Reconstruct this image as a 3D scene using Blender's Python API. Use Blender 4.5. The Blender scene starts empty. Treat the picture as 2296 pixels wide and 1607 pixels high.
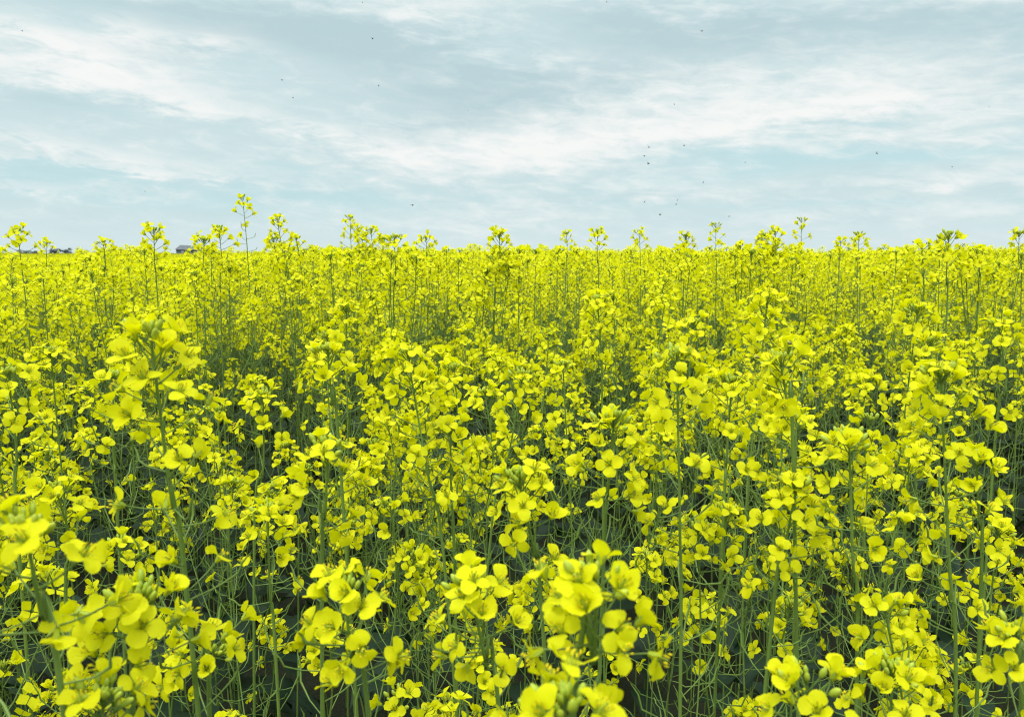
import bpy, math
import numpy as np
from mathutils import Vector, Matrix, Quaternion

C = bpy.context.scene.collection
scene = bpy.context.scene
R = math.radians

# ------------------------------------------------------------------ camera
W0, H0 = 2296.0, 1607.0           # the photograph's grid used for measuring
FPX = 1734.0
EYE = 1.35
PITCH = math.atan((H0 / 2 - 567) / FPX)
cam = bpy.data.cameras.new('camera')
cam.sensor_width = 36
cam.lens = FPX / W0 * 36
cam.clip_start = 0.02
cam.clip_end = 6000
cam.dof.use_dof = True
cam.dof.focus_distance = 0.95
cam.dof.aperture_fstop = 18.0
camo = bpy.data.objects.new('camera', cam)
camo.location = (0, 0, EYE)
camo.rotation_euler = (math.pi / 2 - PITCH, 0, 0)
C.objects.link(camo)
scene.camera = camo
CP, SP = math.cos(PITCH), math.sin(PITCH)


def ray(px, py):
    """unit-depth direction of a measured place in the photograph"""
    u, v = (px - W0 / 2) / FPX, -(py - H0 / 2) / FPX
    return np.array([u, CP + v * SP, -SP + v * CP])


def at(px, py, d):
    return np.array([0, 0, EYE]) + ray(px, py) * d


def proj(p):
    x, y, z = p[0], p[1], p[2] - EYE
    dep = y * CP - z * SP
    v = y * SP + z * CP
    if dep < 0.02:
        return (-9999, -9999, dep)
    return (W0 / 2 + FPX * x / dep, H0 / 2 - FPX * v / dep, dep)


# ------------------------------------------------------------------ node helper
class NT:
    def __init__(s, tree):
        s.t = tree
        s.n = tree.nodes
        s.l = tree.links

    def add(s, typ, **kw):
        n = s.n.new(typ)
        for k, v in kw.items():
            setattr(n, k, v)
        return n

    def put(s, sock, v):
        if isinstance(v, bpy.types.NodeSocket):
            s.l.new(v, sock)
        elif v is not None:
            sock.default_value = v

    def math(s, op, a, b=None, c=None, clamp=False):
        n = s.add('ShaderNodeMath', operation=op, use_clamp=clamp)
        s.put(n.inputs[0], a)
        s.put(n.inputs[1], b)
        if c is not None:
            s.put(n.inputs[2], c)
        return n.outputs[0]

    def comb(s, x, y, z=0.0):
        n = s.add('ShaderNodeCombineXYZ')
        for i, v in enumerate((x, y, z)):
            s.put(n.inputs[i], v)
        return n.outputs[0]

    def noise(s, vec, scale, detail=4, rough=0.55, dist=0.0):
        n = s.add('ShaderNodeTexNoise')
        s.put(n.inputs['Vector'], vec)
        n.inputs['Scale'].default_value = scale
        n.inputs['Detail'].default_value = detail
        n.inputs['Roughness'].default_value = rough
        n.inputs['Distortion'].default_value = dist
        return n.outputs[0]

    def mix(s, f, a, b):
        n = s.add('ShaderNodeMix', data_type='RGBA')
        s.put(n.inputs[0], f)
        s.put(n.inputs[6], a)
        s.put(n.inputs[7], b)
        return n.outputs[2]

    def smooth(s, v, lo, hi, a=0.0, b=1.0):
        n = s.add('ShaderNodeMapRange', interpolation_type='SMOOTHSTEP')
        s.put(n.inputs[0], v)
        for i, q in enumerate((lo, hi, a, b)):
            n.inputs[i + 1].default_value = q
        return n.outputs[0]


# ------------------------------------------------------------------ sky and sun
SUN_EL, SUN_AZ = R(56), R(205)       # high, behind the camera and a little to its left
world = bpy.data.worlds.new('World')
scene.world = world
world.use_nodes = True
wt = NT(world.node_tree)
wt.n.clear()
tc = wt.add('ShaderNodeTexCoord')
sep = wt.add('ShaderNodeSeparateXYZ')
wt.l.new(tc.outputs['Generated'], sep.inputs[0])
dx, dy, dz = sep.outputs
sky = wt.add('ShaderNodeTexSky', sky_type='NISHITA')
sky.sun_disc = False
sky.sun_elevation = SUN_EL
sky.sun_rotation = SUN_AZ
az = wt.math('ARCTAN2', dx, dy)
el = wt.math('ARCSINE', dz)
zc = wt.math('ADD', wt.math('MAXIMUM', dz, 0.0), 0.055)
plane = wt.comb(wt.math('DIVIDE', dx, zc), wt.math('DIVIDE', dy, zc))
nA = wt.noise(plane, 0.35, 7, 0.56, 0.35)                     # layered sheet seen from below
streak = wt.comb(wt.math('MULTIPLY', az, 3.0), wt.math('MULTIPLY_ADD', az, 0.9, wt.math('MULTIPLY', el, 17.0)), 3.3)
nB = wt.noise(streak, 1.7, 7, 0.58, 0.35)                    # stretched wisps
fine = wt.comb(wt.math('MULTIPLY', az, 9.0), wt.math('MULTIPLY_ADD', az, 2.0, wt.math('MULTIPLY', el, 30.0)), 7.7)
nC = wt.noise(fine, 2.2, 8, 0.66, 0.4)
# warped bearing / height used by the large cloud bodies
wx = wt.math('MULTIPLY_ADD', wt.math('SUBTRACT', nA, 0.5), 0.16, az)
wx = wt.math('MULTIPLY_ADD', wt.math('SUBTRACT', nC, 0.5), 0.10, wx)
wy = wt.math('MULTIPLY_ADD', wt.math('SUBTRACT', nB, 0.5), 0.070, el)
wy = wt.math('MULTIPLY_ADD', wt.math('SUBTRACT', nC, 0.5), 0.030, wy)


def body(px, py, rx, ry, amp, tilt=0.0):
    """one large cloud body: a soft ellipse on the sky at a bearing and height"""
    d = ray(px, py)
    a0 = math.atan2(d[0], d[1])
    e0 = math.asin(d[2] / np.linalg.norm(d))
    ax = wt.math('SUBTRACT', wx, a0)
    ay = wt.math('SUBTRACT', wy, e0)
    t = math.radians(tilt)
    u = wt.math('MULTIPLY_ADD', ax, math.cos(t), wt.math('MULTIPLY', ay, math.sin(t)))
    v = wt.math('MULTIPLY_ADD', ay, math.cos(t), wt.math('MULTIPLY', ax, -math.sin(t)))
    u = wt.math('MULTIPLY', u, FPX / rx)
    v = wt.math('MULTIPLY', v, FPX / ry)
    q = wt.math('ADD', wt.math('MULTIPLY', u, u), wt.math('MULTIPLY', v, v))
    g = wt.math('POWER', 2.718, wt.math('MULTIPLY', q, -1.0))
    return wt.math('MULTIPLY', g, amp)


def total(items):
    s = None
    for it in items:
        b = body(*it)
        s = b if s is None else wt.math('ADD', s, b)
    return s


white = total([
    (130, 95, 170, 26, 0.9, -8), (300, 90, 60, 34, 0.8), (490, 100, 110, 38, 0.95, 5), (120, 175, 260, 45, 0.55, -6), (330, 215, 220, 28, 0.5, -14),
    (560, 250, 260, 30, 0.3, -16), (1000, 20, 160, 50, 0.45, 0), (1130, 315, 330, 75, 0.62, 2), (780, 305, 150, 14, 0.4, -8),
    (1650, 200, 420, 85, 0.55, 3), (2050, 165, 260, 50, 0.3, 10), (1480, 320, 380, 70, 0.4, 4), (1900, 235, 330, 26, 0.45, 6), (2150, 250, 240, 40, 0.35, 0),
    (180, 330, 330, 16, 0.55, -7), (320, 378, 260, 10, 0.45, -5), (60, 410, 200, 10, 0.3, -4), (1450, 430, 230, 20, 0.3, 3), (2000, 410, 420, 16, 0.3, 3),
    (2230, 370, 90, 20, 0.3, 20), (1000, 490, 400, 22, 0.3, 2), (1900, 480, 500, 22, 0.3, 2), (2100, 20, 300, 24, 0.25), (250, 20, 70, 26, 0.3)])
grey = total([
    (300, 20, 560, 34, 0.6, -3), (720, 45, 260, 60, 0.45, -8), (880, 150, 330, 75, 0.55, -10), (1120, 215, 280, 55, 0.5, 4), (1480, 70, 260, 60, 0.75, -8),
    (1950, 60, 420, 50, 0.6, -4), (2270, 150, 160, 80, 0.35), (60, 245, 200, 22, 0.3), (1350, 170, 200, 30, 0.3), (330, 120, 120, 22, 0.25), (1000, 285, 200, 20, 0.3, 8)])
blue = total([
    (330, 435, 560, 45, 0.55, -4), (80, 360, 260, 16, 0.3, -4), (700, 390, 360, 22, 0.25, -4), (1760, 345, 280, 30, 0.45, 2), (2150, 330, 200, 26, 0.45, 8), (1650, 395, 400, 16, 0.35, 4),
    (900, 455, 300, 14, 0.2), (1700, 470, 300, 12, 0.3), (2150, 455, 220, 12, 0.3), (1250, 520, 400, 18, 0.15)])
wn = wt.math('MULTIPLY_ADD', wt.math('SUBTRACT', nB, 0.5), 1.5, wt.math('MULTIPLY', white, 0.95))
wn = wt.math('MULTIPLY_ADD', wt.math('SUBTRACT', nA, 0.5), 0.5, wn)
wn = wt.math('MULTIPLY_ADD', wt.math('SUBTRACT', nC, 0.5), 2.1, wn)
wf = wt.smooth(wn, -0.15, 1.22)
gn = wt.math('MULTIPLY_ADD', wt.math('SUBTRACT', nA, 0.5), 0.5, grey)
gn = wt.math('MULTIPLY_ADD', wt.math('SUBTRACT', 0.5, nB), 0.9, gn)
gn = wt.math('MULTIPLY_ADD', wt.math('SUBTRACT', 0.5, nC), 1.0, gn)
gf = wt.smooth(gn, -0.05, 1.05)
bf = wt.smooth(wt.math('MULTIPLY_ADD', wt.math('SUBTRACT', 0.5, nB), 1.1, blue), -0.05, 0.75)
SKY = 8.45                               # the Background runs at 0.1


def lin(r, g, b, k=SKY):
    f = lambda c: ((c / 255 + 0.055) / 1.055) ** 2.4 if c > 10 else c / 255 / 12.92
    return (f(r) * k, f(g) * k, f(b) * k, 1)


clear = wt.mix(0.06, lin(184, 221, 226), sky.outputs[0])
col = wt.mix(wt.math('MULTIPLY', bf, 0.7), lin(203, 223, 226), clear)
col = wt.mix(wf, col, lin(242, 244, 242))
col = wt.mix(wt.math('MULTIPLY', gf, 0.85), col, lin(180, 205, 211))
hor = wt.smooth(el, 0.0, 0.075, 1.0, 0.0)
col = wt.mix(wt.math('MULTIPLY', hor, 0.5), col, lin(214, 229, 231))
col = wt.mix(wt.smooth(el, 0.33, 1.25, 0.0, 1.0), col, lin(238, 241, 243, SKY * 3.0))
bg = wt.add('ShaderNodeBackground')
wt.l.new(col, bg.inputs[0])
bg.inputs[1].default_value = 0.1
wo = wt.add('ShaderNodeOutputWorld')
wt.l.new(bg.outputs[0], wo.inputs[0])

sun = bpy.data.lights.new('sun', 'SUN')
sun.energy = 1.5
sun.angle = R(14)
sun.color = (1.0, 0.975, 0.92)
suno = bpy.data.objects.new('sun', sun)
sd = Vector((math.sin(SUN_AZ) * math.cos(SUN_EL), math.cos(SUN_AZ) * math.cos(SUN_EL), math.sin(SUN_EL)))
suno.rotation_euler = sd.to_track_quat('Z', 'Y').to_euler()
suno.location = (0, 0, 30)
C.objects.link(suno)

vs = scene.view_settings
vs.view_transform = 'Standard'
vs.look = 'None'
vs.exposure = 0.30
vs.gamma = 1
vs.use_curve_mapping = False
cy = scene.cycles
cy.max_bounces = 7
cy.diffuse_bounces = 4
cy.glossy_bounces = 2
cy.transmission_bounces = 4
cy.transparent_max_bounces = 4
cy.filter_width = 1.1
cy.use_denoising = True


# ------------------------------------------------------------------ materials
def material(name):
    m = bpy.data.materials.new(name)
    m.use_nodes = True
    t = NT(m.node_tree)
    t.n.clear()
    return m, t, t.add('ShaderNodeOutputMaterial')


def leafy(name, c0, c1, trans, tcol, rough=0.5, spec=0.3, streaks=None, veins=False):
    """thin plant tissue: diffuse and gloss on top, light let through from behind"""
    m, t, out = material(name)
    oi = t.add('ShaderNodeObjectInfo')
    ge = t.add('ShaderNodeNewGeometry')
    isl = ge.outputs['Random Per Island']
    tco = t.add('ShaderNodeTexCoord')
    n = t.noise(tco.outputs['Object'], 160 if streaks is None else streaks, 3, 0.6)
    f = t.math('MULTIPLY_ADD', oi.outputs['Random'], 0.4, t.math('MULTIPLY', isl, 0.35))
    f = t.math('MULTIPLY_ADD', n, 0.35, f, clamp=True)
    colr = t.mix(f, c0, c1)
    if veins:
        sx = t.add('ShaderNodeSeparateXYZ')
        t.l.new(tco.outputs['Object'], sx.inputs[0])
        ang = t.math('ARCTAN2', sx.outputs[1], sx.outputs[0])
        rad = t.math('SQRT', t.math('ADD', t.math('MULTIPLY', sx.outputs[0], sx.outputs[0]), t.math('MULTIPLY', sx.outputs[1], sx.outputs[1])))
        vn = t.noise(t.comb(t.math('MULTIPLY', ang, 7.0), t.math('MULTIPLY', rad, 90.0)), 3.0, 2, .5)
        vf = t.math('MULTIPLY', t.smooth(vn, .5, .72), .45)
        colr = t.mix(vf, colr, (0.66, 0.62, 0.002, 1))
        colr = t.mix(t.smooth(rad, .0015, .0042, .55, 0.0), colr, (0.50, 0.52, 0.004, 1))
    p = t.add('ShaderNodeBsdfPrincipled')
    t.l.new(colr, p.inputs['Base Color'])
    p.inputs['Roughness'].default_value = rough
    p.inputs['Specular IOR Level'].default_value = spec
    if trans > 0:
        tr = t.add('ShaderNodeBsdfTranslucent')
        tr.inputs[0].default_value = tcol
        mx = t.add('ShaderNodeMixShader')
        mx.inputs[0].default_value = trans
        t.l.new(p.outputs[0], mx.inputs[1])
        t.l.new(tr.outputs[0], mx.inputs[2])
        t.l.new(mx.outputs[0], out.inputs[0])
    else:
        t.l.new(p.outputs[0], out.inputs[0])
    return m


M_PETAL = leafy('petal_yellow', (0.80, 0.765, 0.003, 1), (0.89, 0.91, 0.018, 1), 0.48, (0.88, 0.88, 0.003, 1), 0.6, 0.12, None, True)
M_STEM = leafy('stem_green', (0.115, 0.195, 0.034, 1), (0.180, 0.275, 0.058, 1), 0, None, 0.5, 0.35, 40)
M_BUD = leafy('bud_green', (0.30, 0.42, 0.040, 1), (0.44, 0.50, 0.04, 1), 0, None, 0.5, 0.3, 120)
M_ANTH = leafy('anther_yellow', (0.68, 0.55, 0.01, 1), (0.80, 0.68, 0.02, 1), 0, None, 0.8, 0.1)
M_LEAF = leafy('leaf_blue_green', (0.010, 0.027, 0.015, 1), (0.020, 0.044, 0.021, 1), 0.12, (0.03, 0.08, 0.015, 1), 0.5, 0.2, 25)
MATS = [M_PETAL, M_STEM, M_BUD, M_ANTH, M_LEAF]
PET, STM, BUD, ANT, LEF = range(5)


# ------------------------------------------------------------------ mesh building (all quads)
class MB:
    def __init__(s):
        s.v, s.f, s.m, s.n = [], [], [], 0

    def add(s, v, f, m):
        s.v.append(v)
        s.f.append(f + s.n)
        s.m.append(np.full(len(f), m, np.int32) if np.isscalar(m) else m)
        s.n += len(v)

    def grid(s, pts, m, wrap=False):
        """pts (a,b,3): a sheet of quads"""
        a, b = pts.shape[:2]
        i = np.arange(a - 1)[:, None] * b
        j = np.arange(b if wrap else b - 1)[None, :]
        j2 = (j + 1) % b
        f = np.stack([i + j, i + j2, i + b + j2, i + b + j], -1).reshape(-1, 4)
        s.add(pts.reshape(-1, 3), f, m)

    def tube(s, p, r, sides, m):
        p = np.asarray(p, float)
        r = np.asarray(r, float)
        t = np.gradient(p, axis=0)
        t /= np.linalg.norm(t, axis=1, keepdims=True) + 1e-12
        ref = np.array([1.0, 0, 0]) if abs(t[:, 0]).max() < 0.8 else (np.array([0, 0, 1.0]) if abs(t[:, 2]).max() < 0.8 else np.array([0.37, 0.83, -0.41]))
        n = np.cross(t, ref)
        n /= np.linalg.norm(n, axis=1, keepdims=True) + 1e-12
        b = np.cross(t, n)
        a = np.arange(sides) * 2 * math.pi / sides
        ring = n[:, None] * np.cos(a)[None, :, None] + b[:, None] * np.sin(a)[None, :, None]
        s.grid(p[:, None] + ring * r[:, None, None], m, True)

    def merged(s):
        return np.concatenate(s.v), np.concatenate(s.f), np.concatenate(s.m)

    def mesh(s, name):
        v, f, m = s.merged()
        me = bpy.data.meshes.new(name)
        me.vertices.add(len(v))
        me.vertices.foreach_set('co', v.astype(np.float32).ravel())
        me.loops.add(f.size)
        me.loops.foreach_set('vertex_index', f.astype(np.int32).ravel())
        me.polygons.add(len(f))
        me.polygons.foreach_set('loop_start', np.arange(0, f.size, 4, dtype=np.int32))
        me.polygons.foreach_set('loop_total', np.full(len(f), 4, np.int32))
        for mt in MATS:
            me.materials.append(mt)
        me.polygons.foreach_set('material_index', m.astype(np.int32))
        me.polygons.foreach_set('use_smooth', np.ones(len(f), bool))
        me.update(calc_edges=True)
        return me


def unit(v):
    return v / (np.linalg.norm(v) + 1e-12)


def frame(axis, roll, scale):
    """3x3 with the third column along axis"""
    z = unit(axis)
    x = np.cross(z, [0.13, 0.97, 0.21])
    x = unit(x)
    y = np.cross(z, x)
    c, sn = math.cos(roll), math.sin(roll)
    return np.stack([x * c + y * sn, y * c - x * sn, z], 1) * scale


# ------------------------------------------------------------------ flowers, buds, leaves
mm = 0.001


def petal(mb, rng, ang, theta, droop, us, nv, W=4.3, L=12.0, claw=0.30):
    th = np.where(us < claw, 0.28, 0.0)
    k = np.clip((us - claw) / 0.16, 0, 1)
    th = 0.26 + (theta - 0.26) * k * k * (3 - 2 * k) + droop * np.clip((us - 0.5) / 0.5, 0, 1) ** 1.5
    du = np.diff(us, prepend=0)
    r = 0.7 + np.cumsum(np.sin(th) * du) * L
    z = np.cumsum(np.cos(th) * du) * L
    e = np.clip(1 - ((us - 0.655) / 0.348) ** 2, 0, 1)
    w = np.maximum(W * np.sqrt(e) * np.clip((us - 0.24) / 0.2, 0, 1) ** 0.5, np.where(us < 0.5, 0.7, 0.0))
    w = np.maximum(w * (1 + rng.normal(0, .06, len(us))), 0.25)
    v = np.linspace(-1, 1, nv + 1)
    cup = rng.uniform(-0.04, 0.09)
    lat = w[:, None] * v[None]
    lift = cup * (lat ** 2) * 0.8 + rng.normal(0, 0.26, lat.shape) * np.clip((us - 0.4) / 0.4, 0, 1)[:, None] * np.abs(v)[None]
    # crease down the middle and a faint notch at the tip
    notch = 0.5 * (1 - np.abs(v))[None] * (us > 0.93)[:, None]
    rr = r[:, None] - notch * np.sin(th)[:, None] - lift * np.cos(th)[:, None]
    zz = z[:, None] + lift * np.sin(th)[:, None]
    tw = rng.normal(0, 0.26)
    zz = zz + lat * tw * np.clip((us - 0.35) / 0.5, 0, 1)[:, None]
    ca, sa = math.cos(ang), math.sin(ang)
    x = rr * ca - lat * sa
    y = rr * sa + lat * ca
    mb.grid(np.stack([x, y, zz], -1) * mm, PET)


def flower(rng, kind, lod):
    """kinds: flat, saucer, reflexed, funnel, young, old"""
    th, dr = {'flat': (1.42, 0.25), 'saucer': (1.15, 0.25), 'reflexed': (1.65, 0.55), 'funnel': (0.75, 0.45), 'young': (0.42, 0.35), 'old': (1.0, 1.2)}[kind]
    mb = MB()
    us = np.array([0, .3, .4, .5, .62, .75, .86, .95, 1.0]) if lod == 0 else np.array([0, .35, .55, .85, 1.0]) if lod == 1 else np.array([.25, .6, 1.0])
    nv = 4 if lod == 0 else 2
    split = R(rng.uniform(34, 43))
    for a in (split, math.pi - split, math.pi + split, -split):
        if kind == 'old' and rng.rand() < 0.2:
            continue
        W = 4.25 * rng.uniform(0.84, 1.1)
        if lod == 2:
            W *= 1.0
        petal(mb, rng, a + rng.normal(0, 0.13), th + rng.normal(0, 0.24), dr + rng.normal(0, 0.3), us, nv, W, 12.0 * rng.uniform(0.94, 1.05))
    if lod < 2:
        for k in range(4):                       # narrow yellow-green sepals
            a = k * math.pi / 2
            o = np.array([math.cos(a), math.sin(a), 0])
            t = np.array([-math.sin(a), math.cos(a), 0])
            sp = 0.5 if kind != 'young' else 0.12
            rows = []
            for q, wd in ((0, .5), (.5, .9), (1, .2)):
                c = o * (0.8 + q * 5.5 * math.sin(sp)) + np.array([0, 0, q * 5.5 * math.cos(sp)])
                rows.append([c - t * wd, c + t * wd])
            mb.grid(np.array(rows) * mm, BUD)
        mb.tube(np.array([[0, 0, 0], [0, 0, 4], [0, 0, 8.0]]) * mm, np.array([0.8, 0.7, 0.5]) * mm, 4, BUD)
    if lod == 0:
        for k in range(6):
            a = k * math.pi / 3 + 0.3
            sp = rng.uniform(1.6, 2.8)
            h = rng.uniform(6.5, 8.5)
            e = np.array([math.cos(a) * sp, math.sin(a) * sp, h])
            mb.tube(np.array([[0, 0, 1], e * [.7, .7, .6], e]) * mm, np.array([.14, .14, .14]) * mm, 3, BUD)
            mb.tube(np.array([e + [0, 0, -.8], e, e + [0, 0, .9]]) * mm, np.array([.25, .5, .2]) * mm, 4, ANT)
    return mb


def bud(mb, base, axis, L, lod, m=BUD):
    z = unit(axis)
    q = np.array([0, .12, .4, .7, .92, 1.0]) if lod == 0 else np.array([0, .45, 1.0])
    rr = np.array([.25, .62, 1.0, .9, .5, .12]) if lod == 0 else np.array([.4, 1.0, .25])
    mb.tube(base[None] + z[None] * (q * L)[:, None], rr * L * 0.245, 6 if lod == 0 else 4, m)


def bud_cluster(rng, n, lod):
    mb = MB()
    for i in range(n):
        u = i / max(1, n - 1)
        a = i * 2.39996 + rng.normal(0, 0.2)
        ang = (1 - u) * R(50) + R(4) + rng.normal(0, 0.15)
        d = np.array([math.cos(a) * math.sin(ang), math.sin(a) * math.sin(ang), math.cos(ang)])
        pl = (1 - u) * 7 + 4 + rng.uniform(-1.5, 2.5)
        L = (7.2 - 3.4 * u) * rng.uniform(0.8, 1.15)
        p0 = np.array([0, 0, -4.0 + 5 * u]) * mm
        p1 = p0 + d * pl * mm
        mb.tube(np.array([p0, (p0 + p1) / 2, p1]), np.array([.4, .38, .42]) * mm, 3, STM)
        bud(mb, p1, unit(d + [0, 0, .35]), L * mm, lod)
    return mb


def leaf(rng, L, Wd, lod):
    mb = MB()
    nu, nv = (8, 4) if lod == 0 else (4, 2)
    u = np.linspace(0, 1, nu + 1)
    v = np.linspace(-1, 1, nv + 1)
    th = R(50) + 1.5 * u ** 1.3                    # rises, then arches over
    du = np.diff(u, prepend=0) * L
    r = np.cumsum(np.sin(th) * du)
    z = np.cumsum(np.cos(th) * du)
    w = Wd * np.sin(np.pi * np.clip(u * 0.93 + 0.07, 0, 1)) ** 0.8 * (1 - 0.3 * u) + 0.002
    w *= 1 + 0.12 * np.sin(u * 23)
    w[-1] = 0.001
    lat = w[:, None] * v[None]
    zz = z[:, None] + 0.3 * np.abs(lat) + rng.normal(0, 0.004, lat.shape) * np.abs(v)[None]
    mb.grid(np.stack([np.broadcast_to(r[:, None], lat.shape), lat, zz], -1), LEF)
    return mb


rs = np.random.RandomState
KINDS = ['flat', 'flat', 'saucer', 'saucer', 'saucer', 'reflexed', 'flat', 'funnel', 'young', 'old', 'old', 'funnel', 'reflexed', 'old', 'saucer', 'funnel']
FLOWERS = [[flower(rs(100 + i + 31 * l), k, l) for i, k in enumerate(KINDS)] for l in range(3)]
BUDS = [[bud_cluster(rs(300 + i), n, l) for i, n in enumerate((6, 10, 14, 18, 24))] for l in (0, 1)]
LEAVES = [[leaf(rs(400 + i), L, Wd, l) for i, (L, Wd) in enumerate(((.07, .011), (.10, .017), (.15, .028), (.20, .042)))] for l in (0, 1)]
FLOWER_ME = [f.mesh('flower') for f in FLOWERS[0]]
BUD_ME = [b.mesh('bud_cluster') for b in BUDS[0]]
LEAF_ME = [[b.mesh('leaf') for b in q] for q in LEAVES]


def merge(mb, part, pos, mat3):
    v, f, m = part.merged()
    mb.add(v @ mat3.T + pos, f, m)


# ------------------------------------------------------------------ growth of one plant
def curve_pts(ctrl, n):
    """smooth line through control points (Catmull-Rom)"""
    c = np.asarray(ctrl, float)
    c = np.vstack([2 * c[0] - c[1], c, 2 * c[-1] - c[-2]])
    seg = len(c) - 3
    out = []
    for q in np.linspace(0, seg, n):
        i = min(int(q), seg - 1)
        t = q - i
        p0, p1, p2, p3 = c[i:i + 4]
        out.append(0.5 * ((2 * p1) + (p2 - p0) * t + (2 * p0 - 5 * p1 + 4 * p2 - p3) * t * t + (3 * p1 - p0 - 3 * p2 + p3) * t ** 3))
    return np.array(out)


class Line:
    """a stalk measured from its tip downwards"""

    def __init__(s, pts):
        s.p = pts[::-1]
        s.s = np.concatenate([[0], np.cumsum(np.linalg.norm(np.diff(s.p, axis=0), axis=1))])

    def at(s, d):
        p = np.array([np.interp(d, s.s, s.p[:, k]) for k in range(3)])
        q = np.array([np.interp(min(d + .01, s.s[-1]), s.s, s.p[:, k]) for k in range(3)])
        o = np.array([np.interp(max(d - .01, 0), s.s, s.p[:, k]) for k in range(3)])
        return p, unit(o - q)


UP = np.array([0, 0, 1.0])


def raceme(rng, line, twigs, sides, nf, Lf, nlow, Llow, npod, Lpod, fs=1.0, pod_len=1.0):
    """flowers round the tip, a few late ones below, then bare pedicels and thin young pods.
    Returns pedicel tubes and flower placements; pods go into twigs (the stem's mesh)."""
    ped, fl = [], []
    a0 = rng.uniform(0, 6.28)
    nseg = 4 if sides > 3 else 3
    for i in range(nf + nlow):
        if i < nf:
            u = (i + 0.5) / nf
            s = 0.002 + Lf * u ** 1.1
            spread = R(40 + 40 * u)
        else:
            u = 1.0
            s = Lf + Llow * (i - nf + rng.uniform(0.1, 0.9)) / max(1, nlow)
            spread = R(rng.uniform(60, 85))
        if s > line.s[-1] * 0.9:
            continue
        p, t = line.at(s)
        a = a0 + i * 2.39996 + rng.normal(0, 0.25)
        F = frame(t, 0, 1)
        o = F[:, 0] * math.cos(a) + F[:, 1] * math.sin(a)
        d = unit(t * math.cos(spread) + o * math.sin(spread))
        L = (11 + 11 * u) * mm * rng.uniform(0.85, 1.2) * fs
        q = np.linspace(0, 1, nseg)[:, None]
        pts = p + d * q * L + UP * (q ** 2) * L * 0.18
        ped.append((pts, np.linspace(0.5, 0.42, nseg) * mm))
        ax = unit(d * 1.0 + UP * (0.75 - 0.4 * u) + rng.normal(0, 0.3, 3))
        if i < nf:
            k = rng.choice([0, 1, 2, 3, 4, 6, 14, 7, 11, 15, 8, 8] if u < 0.35 else [0, 1, 2, 3, 4, 5, 6, 14, 12, 7, 11, 15, 9, 13])
        else:
            k = rng.choice([3, 5, 7, 9, 10, 10, 11, 13, 12, 15])
        fl.append((pts[-1], ax, k, fs * rng.uniform(0.9, 1.07), rng.uniform(0, 6.28)))
    for i in range(npod):
        u = (i + rng.uniform(0.1, 0.9)) / max(1, npod)
        s = Lf + 0.2 * Llow + Lpod * u
        if s > line.s[-1] * 0.85:
            continue
        p, t = line.at(s)
        a = a0 + 1.0 + i * 2.39996 + rng.normal(0, 0.3)
        F = frame(t, 0, 1)
        o = F[:, 0] * math.cos(a) + F[:, 1] * math.sin(a)
        sp = R(rng.uniform(55, 88))
        d = unit(t * math.cos(sp) + o * math.sin(sp))
        L1 = rng.uniform(14, 22) * mm
        L2 = rng.uniform(10, 20 + 38 * u) * mm * pod_len
        d2 = unit(d + UP * rng.uniform(0.25, 1.1) + rng.normal(0, 0.1, 3))
        e = p + d * L1
        pts = np.array([p, p + d * L1 * .5, e, e + (d + d2) * .27 * L2, e + d2 * L2 * .75 + UP * L2 * .06, e + d2 * L2 + UP * L2 * .13])
        twigs.append((pts, np.array([.5, .42, .5, .85, .75, .25]) * mm))
    return ped, fl


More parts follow.
